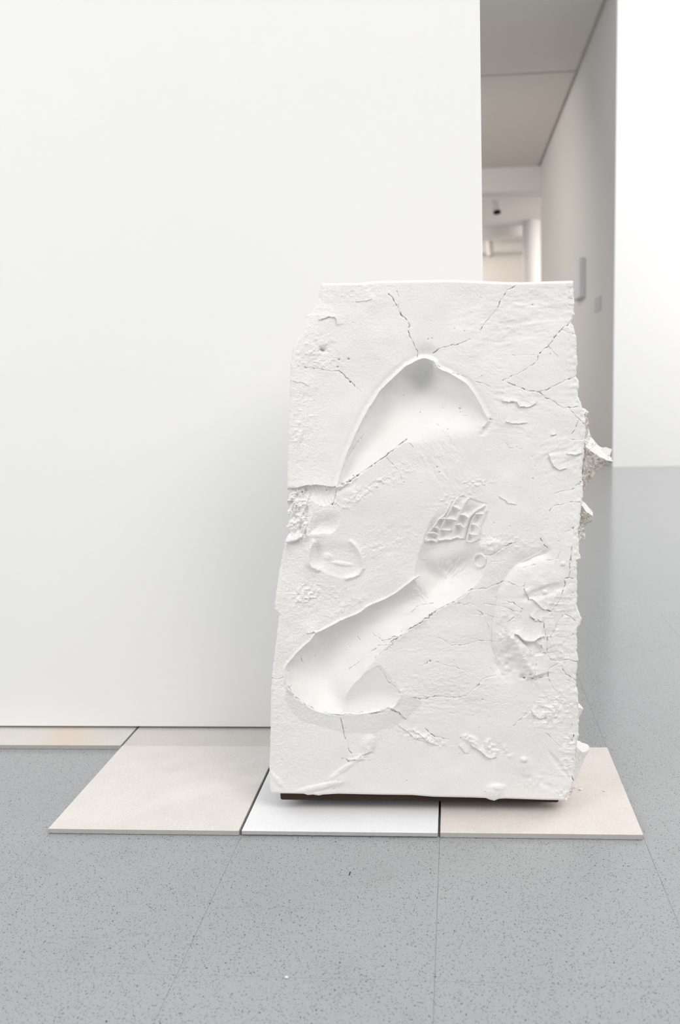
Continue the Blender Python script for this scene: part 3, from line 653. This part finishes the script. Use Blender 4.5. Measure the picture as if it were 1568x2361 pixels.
# flake edges: one side stands proud
FL = [(Z(1, [(520, 465), (600, 440), (655, 430), (690, 460), (695, 520)]), -1, 3.5), (Z(2, [(610, 1065), (670, 1070), (740, 1068), (765, 1108), (830, 1108), (900, 1085)]), -1, 4), (Z(2, [(645, 1225), (700, 1245), (770, 1243), (830, 1238)]), -1, 3.5),
      (Z(2, [(990, 1485), (1030, 1585), (1080, 1615), (1150, 1600)]), -1, 4), (Z(2, [(1130, 1485), (1160, 1490), (1220, 1497), (1270, 1480)]), -1, 4), (Z(4, [(765, 1250), (800, 1255), (825, 1285), (855, 1305), (920, 1308), (950, 1285), (1000, 1268)]), -1, 8),
      (Z(4, [(845, 910), (870, 945), (880, 985), (905, 985), (990, 1062), (1055, 1075)]), -1, 4.5), (Z(4, [(880, 1105), (920, 1140), (995, 1160)]), -1, 4.5), (Z(4, [(0, 1195), (130, 1110), (280, 1020), (445, 912)]), 1, 2.5), (Z(3, [(1105, 1560), (1220, 1520), (1265, 1520), (1350, 1450), (1510, 1350)]), 1, 4),
      (Z(5, [(980, 770), (1050, 755), (1160, 718), (1260, 755), (1320, 822)]), -1, 3), (Z(6, [(440, 870), (470, 890), (510, 920), (560, 960), (600, 975), (640, 965)]), -1, 6), (Z(6, [(350, 870), (400, 930), (430, 950)]), -1, 3), (Z(6, [(0, 760), (60, 800), (130, 860), (205, 885)]), -1, 3),
      (Z(5, [(1240, 870), (1320, 920), (1400, 990), (1560, 1040)]), -1, 3), (Z(5, [(780, 1180), (820, 1190), (850, 1180), (910, 1195)]), -1, 5), (Z(5, [(920, 1150), (960, 1130), (1020, 1110)]), -1, 4), (Z(4, [(1000, 600), (930, 650), (780, 720)]), -1, 2), (Z(3, [(415, 1492), (480, 1480), (520, 1500)]), -1, 4),
      (Z(2, [(1005, 1330), (1030, 1335), (1060, 1325)]), -1, 4), (Z(4, [(650, 210), (690, 235), (720, 260), (790, 280)]), -1, 2.5), (Z(6, [(900, 610), (910, 650), (960, 680), (1010, 665)]), -1, 4), (Z(1, [(850, 300), (960, 290), (1020, 270)]), -1, 1.6), (Z(1, [(280, 1010), (380, 1030), (450, 1060)]), -1, 1.6)]
for pts, sgn, hgt in FL:
    ix = boxmask(pts, 30); x, y = X[ix], Y[ix]
    d, sd_, al = pl_dist(pts, x + 1.4 * vn(x, y, 8, 211), y + 1.4 * vn(x, y, 8, 212)); ef = sst(0, 7, al) * sst(0, 7, al.max() - al)
    E[ix] += np.where(sd_ == sgn, hgt * np.exp(-d / 9), -0.35 * hgt * np.exp(-d / 4)) * ef

# pits
for px, py, r, dp in ((746, 808, 5, 11), (741, 806, 3, 8), (992, 1524, 1.6, 9), (807, 1109, 2.4, 9), (824, 1097, 1.8, 8), (789, 1118, 3, 9), (767, 1163, 2.2, 9), (782, 829, 2, 7), (804, 828, 2, 7), (697, 1134, 1.8, 8), (779, 846, 1.6, 7), (808, 881, 1.6, 8), (754, 1130, 1.6, 6), (1228, 703, 1.4, 5),
                      (1130, 967, 2.2, 7), (1061, 942, 2, 6), (1206, 1560, 5, 8), (815, 1097, 1.3, 6), (1229, 1104, 1.4, 5), (1008, 1077, 1.3, 5), (1013, 1089, 1.3, 5), (1225, 1556, 2, 6)):
    ix = boxmask(np.array([(px, py), (px, py)]), 14); x, y = X[ix], Y[ix]
    E[ix] -= dp * np.exp(-(((x - px) / (r * 1.3)) ** 2 + ((y - py) / r) ** 2))
# scattered pinholes
for _ in range(130):
    px, py = rng.uniform(640, 1325), rng.uniform(660, 1830); r = rng.uniform(0.8, 1.3)
    ix = np.nonzero((abs(X - px) < 4) & (abs(Y - py) < 4)); E[ix] -= rng.uniform(1, 4.5) * np.exp(-((X[ix] - px) ** 2 + (Y[ix] - py) ** 2) / r ** 2)

# grain
rough_left = sst(800, 690, X) * 0.7 + 0.25 + 0.35 * sst(0.0, 0.6, vn(X, Y, 130, 220))
g1 = vn(X, Y, 15, 221) * 0.45 + vn(X, Y, 7, 222) * 0.35 + vn(X, Y, 3.6, 223) * 0.42 + vn(X, Y, 2.0, 224) * 0.5
E += g1 * (1 - 0.82 * quiet) * (0.16 + 0.5 * rough_left)
E -= groove
# broken right border, worn other edges
E += np.exp(-edge_r / 20) * (1.0 * (1 - 2 * np.abs(vn(X, Y, 19, 231))) + 1.2 * vn(X, Y, 8, 232)) - 3
E -= 5 * np.exp(-(edge_r / 1.8) ** 2) + 4 * np.exp(-(edge_l / 3) ** 2) + 5 * np.exp(-(edge_t / 3) ** 2) + 3 * np.exp(-(edge_b / 2) ** 2)
E -= 16 * np.exp(-edge_l / 26) * sst(830, 660, Y)                      # chamfered upper left shoulder

# build the mesh
DX = (X - CX) / F_PX; DY = -(Y - CY) / F_PX
D = [F_[i] + DX * R_[i] + DY * U_[i] for i in range(3)]
yy = YF - E * PXM
tt = yy / D[1]
V = np.stack([D[0] * tt, yy, H + D[2] * tt], -1).reshape(-1, 3)
idx = np.arange(NU * NV).reshape(NV, NU)
quads = np.stack([idx[:-1, :-1], idx[1:, :-1], idx[1:, 1:], idx[:-1, 1:]], -1).reshape(-1, 4)
loop = np.concatenate([idx[0, :-1], idx[:-1, -1], idx[-1, :0:-1], idx[:0:-1, 0]])       # clockwise from top-left
n = len(loop); YB = YF + 0.125
rings = [loop]; verts = [V]; base = len(V)
ctr = V.mean(0)
lx, lz = V[loop, 0], V[loop, 2]
arcl = np.concatenate([[0], np.cumsum(np.hypot(np.diff(lx), np.diff(lz)))])
for k, f in enumerate((0.08, 0.2, 0.34, 0.48, 0.62, 0.76, 0.9, 1.0)):
    nx = lx - ctr[0]; nz = lz - ctr[2]; 
    off = 0.004 * vn(arcl / 0.03 * 10, np.full(n, k * 9.0), 8, 300) + 0.002 * vn(arcl / 0.01 * 10, np.full(n, k * 9.0), 8, 301) - 0.005
    off = np.where(lz > 0.80, off * 0.2 - 0.003, off); off = np.where(lz < 0.03, 0.0, off)
    L = np.hypot(nx / 0.25, nz / 0.41); ox = np.sign(nx) * (np.abs(nx) > 0.17) * off; oz = np.sign(nz) * (np.abs(nz) > 0.37) * off
    ry = V[loop, 1] * (1 - f) + YB * f
    verts.append(np.stack([lx + ox, ry, lz + oz], -1)); rings.append(base + np.arange(n)); base += n
for r0, r1 in zip(rings[:-1], rings[1:]):
    j = np.roll(np.arange(n), -1)
    quads = np.vstack([quads, np.stack([r0, r0[j], r1[j], r1], -1)])
verts.append(np.array([[ctr[0], YB, ctr[2]]])); cidx = base
VV = np.vstack(verts).astype(np.float32); j = np.roll(np.arange(n), -1)
tris = np.stack([rings[-1], rings[-1][j], np.full(n, cidx)], -1)
nq, nt = len(quads), len(tris)
me = bpy.data.meshes.new('relief_block')
me.vertices.add(len(VV)); me.vertices.foreach_set('co', VV.ravel())
me.loops.add(nq * 4 + nt * 3); me.loops.foreach_set('vertex_index', np.concatenate([quads.ravel(), tris.ravel()]).astype(np.int32))
me.polygons.add(nq + nt)
me.polygons.foreach_set('loop_start', np.concatenate([np.arange(nq) * 4, nq * 4 + np.arange(nt) * 3]).astype(np.int32))
me.polygons.foreach_set('use_smooth', np.ones(nq + nt, bool))
me.update(calc_edges=True); me.validate()
# damp stain around the foot of the lower trough, a mark with its own outline
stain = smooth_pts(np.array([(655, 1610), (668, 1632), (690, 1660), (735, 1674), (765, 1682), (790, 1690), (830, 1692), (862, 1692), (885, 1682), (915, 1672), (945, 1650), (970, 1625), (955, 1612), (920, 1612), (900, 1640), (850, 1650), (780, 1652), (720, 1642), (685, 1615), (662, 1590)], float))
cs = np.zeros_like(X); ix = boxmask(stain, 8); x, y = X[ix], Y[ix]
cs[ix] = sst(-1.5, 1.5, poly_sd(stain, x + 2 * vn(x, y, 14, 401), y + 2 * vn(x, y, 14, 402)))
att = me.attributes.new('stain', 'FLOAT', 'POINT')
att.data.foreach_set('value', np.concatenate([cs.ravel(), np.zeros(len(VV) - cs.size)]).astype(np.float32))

def plaster(name, rough=False):
    k = NT(name, 0.82, 0.22); P = k.pos()
    f = k.noise(P, 9, 5, 0.6); h = k.noise(P, 190 if rough else 70, 5, 0.65)
    c = k.mix(k.ramp(f, 0.35, 0.65), (0.87, 0.855, 0.835), (0.885, 0.877, 0.864))
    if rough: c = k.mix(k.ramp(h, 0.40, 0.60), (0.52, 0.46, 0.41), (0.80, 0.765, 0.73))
    else:
        c = k.mix(k.math('MULTIPLY', k.ramp(h, 0.5, 0.75), 0.35), c, (0.83, 0.812, 0.79))
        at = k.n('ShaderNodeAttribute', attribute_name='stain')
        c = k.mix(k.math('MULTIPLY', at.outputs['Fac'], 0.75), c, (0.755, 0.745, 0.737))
    k.color(c)
    hh = k.math('ADD', k.noise(P, 900, 4, 0.7), k.math('MULTIPLY', k.noise(P, 300, 3), 0.3))
    k.bump(hh, 0.9 if rough else 0.55, 0.0008 if rough else 0.0005)
    return k.m
M['plaster'] = plaster('white_plaster'); M['broken'] = plaster('broken_plaster', True)
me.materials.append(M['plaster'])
root = bpy.data.objects.new('plaster_relief', None); link(root); root.location = (-0.075, YF + 0.075, 0.0104)
tag(root, 'tall white cracked plaster block with hollow body imprints standing on stone tiles', 'sculpture')
INV = Matrix.Translation(-Vector(root.location))
def child(o): o.parent = root; o.matrix_parent_inverse = INV; return o
child(link(bpy.data.objects.new('relief_block', me)))
k = NT('under_shade_brown', 0.7, 0.2); P = k.pos()  # dark brown puts the shade under the block into the support's colour
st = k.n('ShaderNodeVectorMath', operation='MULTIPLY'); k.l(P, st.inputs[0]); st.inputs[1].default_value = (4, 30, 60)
k.color(k.mix(k.noise(st.outputs[0], 6, 4), (0.02, 0.012, 0.008), (0.05, 0.03, 0.02))); M['under_shade'] = k.m
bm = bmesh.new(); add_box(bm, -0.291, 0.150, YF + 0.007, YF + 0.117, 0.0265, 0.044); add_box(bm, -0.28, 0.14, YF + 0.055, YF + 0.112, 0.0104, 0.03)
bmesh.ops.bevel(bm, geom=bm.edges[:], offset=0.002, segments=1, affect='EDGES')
o = child(obj_bm('shade_support', bm, M['under_shade'])); o['label'] = 'dark brown support added under the block, its colour standing in for shade'

# rough spurs of squeezed-out plaster on the right flank
def sweep(name, secs, mat, amp=0.0016, seed=0, cuts=7):
    bm = bmesh.new(); rows = []
    for sec in secs: rows.append([bm.verts.new(onY(p[0], p[1], YF + p[2])) for p in sec])
    m_ = len(secs[0])
    for a_, b_ in zip(rows[:-1], rows[1:]):
        for i in range(m_):
            j = (i + 1) % m_; bm.faces.new((a_[i], b_[i], b_[j], a_[j]))
    bm.faces.new(rows[0]); bm.faces.new(rows[-1][::-1])
    bmesh.ops.triangulate(bm, faces=bm.faces[:])
    for _ in range(5):
        bmesh.ops.subdivide_edges(bm, edges=[e for e in bm.edges if e.calc_length() > 0.0016], cuts=1, use_grid_fill=True)
        bmesh.ops.triangulate(bm, faces=[f for f in bm.faces if len(f.verts) > 3])
    bmesh.ops.recalc_face_normals(bm, faces=bm.faces[:]); bm.normal_update()
    for v in bm.verts:
        q = v.co * 120 + Vector((seed * 7, 0, 0))
        nn = mnoise.noise(q) + 0.7 * mnoise.noise(q * 2.3) + 0.55 * mnoise.noise(q * 5.1)
        v.co += v.normal * amp * 0.9 * nn
    bm.normal_update()
    for f in bm.faces: f.material_index = 1 if f.normal.z > 0.3 else 0  # up-facing facets take white plaster, so the light on top is painted
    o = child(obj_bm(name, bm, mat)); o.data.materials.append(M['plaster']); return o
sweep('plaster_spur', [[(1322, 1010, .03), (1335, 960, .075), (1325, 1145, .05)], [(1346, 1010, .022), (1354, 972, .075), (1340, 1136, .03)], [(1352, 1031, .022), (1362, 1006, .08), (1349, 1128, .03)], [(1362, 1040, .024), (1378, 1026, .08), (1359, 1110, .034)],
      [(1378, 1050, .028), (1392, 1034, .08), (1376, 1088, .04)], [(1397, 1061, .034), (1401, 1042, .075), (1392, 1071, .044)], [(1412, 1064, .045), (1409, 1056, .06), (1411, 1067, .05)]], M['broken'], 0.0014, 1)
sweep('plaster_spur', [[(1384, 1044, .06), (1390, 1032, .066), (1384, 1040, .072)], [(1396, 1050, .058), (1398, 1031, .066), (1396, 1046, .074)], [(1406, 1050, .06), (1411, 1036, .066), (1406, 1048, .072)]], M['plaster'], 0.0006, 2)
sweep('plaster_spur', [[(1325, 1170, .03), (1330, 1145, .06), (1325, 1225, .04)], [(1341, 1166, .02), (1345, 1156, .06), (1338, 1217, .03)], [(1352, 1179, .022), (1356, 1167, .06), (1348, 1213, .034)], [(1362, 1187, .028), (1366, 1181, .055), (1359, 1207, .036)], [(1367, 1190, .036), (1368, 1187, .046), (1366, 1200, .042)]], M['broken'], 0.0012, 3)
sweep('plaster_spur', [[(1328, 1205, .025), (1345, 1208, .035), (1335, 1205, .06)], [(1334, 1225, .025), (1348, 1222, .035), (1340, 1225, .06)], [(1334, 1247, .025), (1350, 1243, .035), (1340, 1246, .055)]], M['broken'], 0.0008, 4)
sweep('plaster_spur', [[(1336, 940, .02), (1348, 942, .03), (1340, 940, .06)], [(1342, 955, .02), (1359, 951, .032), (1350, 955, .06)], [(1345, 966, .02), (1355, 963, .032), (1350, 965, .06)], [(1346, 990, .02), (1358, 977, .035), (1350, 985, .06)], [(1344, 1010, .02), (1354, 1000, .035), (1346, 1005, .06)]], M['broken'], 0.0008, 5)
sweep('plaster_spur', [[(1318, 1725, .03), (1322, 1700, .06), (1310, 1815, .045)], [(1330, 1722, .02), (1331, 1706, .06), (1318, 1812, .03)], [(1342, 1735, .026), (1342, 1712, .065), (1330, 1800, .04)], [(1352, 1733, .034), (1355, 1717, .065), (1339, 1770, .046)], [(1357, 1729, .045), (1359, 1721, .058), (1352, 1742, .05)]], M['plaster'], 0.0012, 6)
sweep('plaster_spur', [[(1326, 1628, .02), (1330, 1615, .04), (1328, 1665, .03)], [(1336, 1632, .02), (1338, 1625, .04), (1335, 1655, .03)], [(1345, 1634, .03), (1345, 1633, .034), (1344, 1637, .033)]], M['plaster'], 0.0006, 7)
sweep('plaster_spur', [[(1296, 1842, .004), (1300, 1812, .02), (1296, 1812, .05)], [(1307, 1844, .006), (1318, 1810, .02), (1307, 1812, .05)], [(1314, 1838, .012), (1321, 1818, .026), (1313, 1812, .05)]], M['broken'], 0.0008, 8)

# plaster crumbs lying about
def crumb(px, py, z, r, seed, label):
    bm = bmesh.new(); bmesh.ops.create_icosphere(bm, subdivisions=2, radius=r)
    for v in bm.verts:
        q = v.co / r * 1.3 + Vector((seed * 5.1, 0, 0)); v.co *= 1 + 0.45 * mnoise.noise(q); v.co.z *= 0.5; v.co.x *= 1.3
    zmin = min(v.co.z for v in bm.verts)
    for v in bm.verts: v.co.z -= zmin
    o = obj_bm('plaster_crumb', bm, M['plaster']); p = onZ(px, py, z); o.location = (p[0], p[1], z)
    tag(o, label, 'crumb', 'plaster crumbs')
crumb(1338, 1821, 0.0093, 0.0026, 1, 'largest white plaster crumb on the tile beside the block corner')
crumb(1326, 1816, 0.0093, 0.0016, 2, 'tiny white plaster crumb close to the block corner on the tile')
crumb(1393, 1824, 0.0093, 0.0018, 3, 'small white plaster crumb alone on the pinkish tile')
crumb(661, 2255, 0.0, 0.0017, 4, 'white crumb lying on a floor tile seam')
bm = bmesh.new(); add_cyl(bm, (0, -0.004, 0.0006), (0.0006, 0.005, 0.0006), 0.0006, 0.0005, 8)
p = onZ(806, 2015, 0); o = obj_bm('dark_splinter', bm, M['black']); o.location = (p[0], p[1], 0)
tag(o, 'short dark splinter on the grey floor before the white tile', 'splinter')
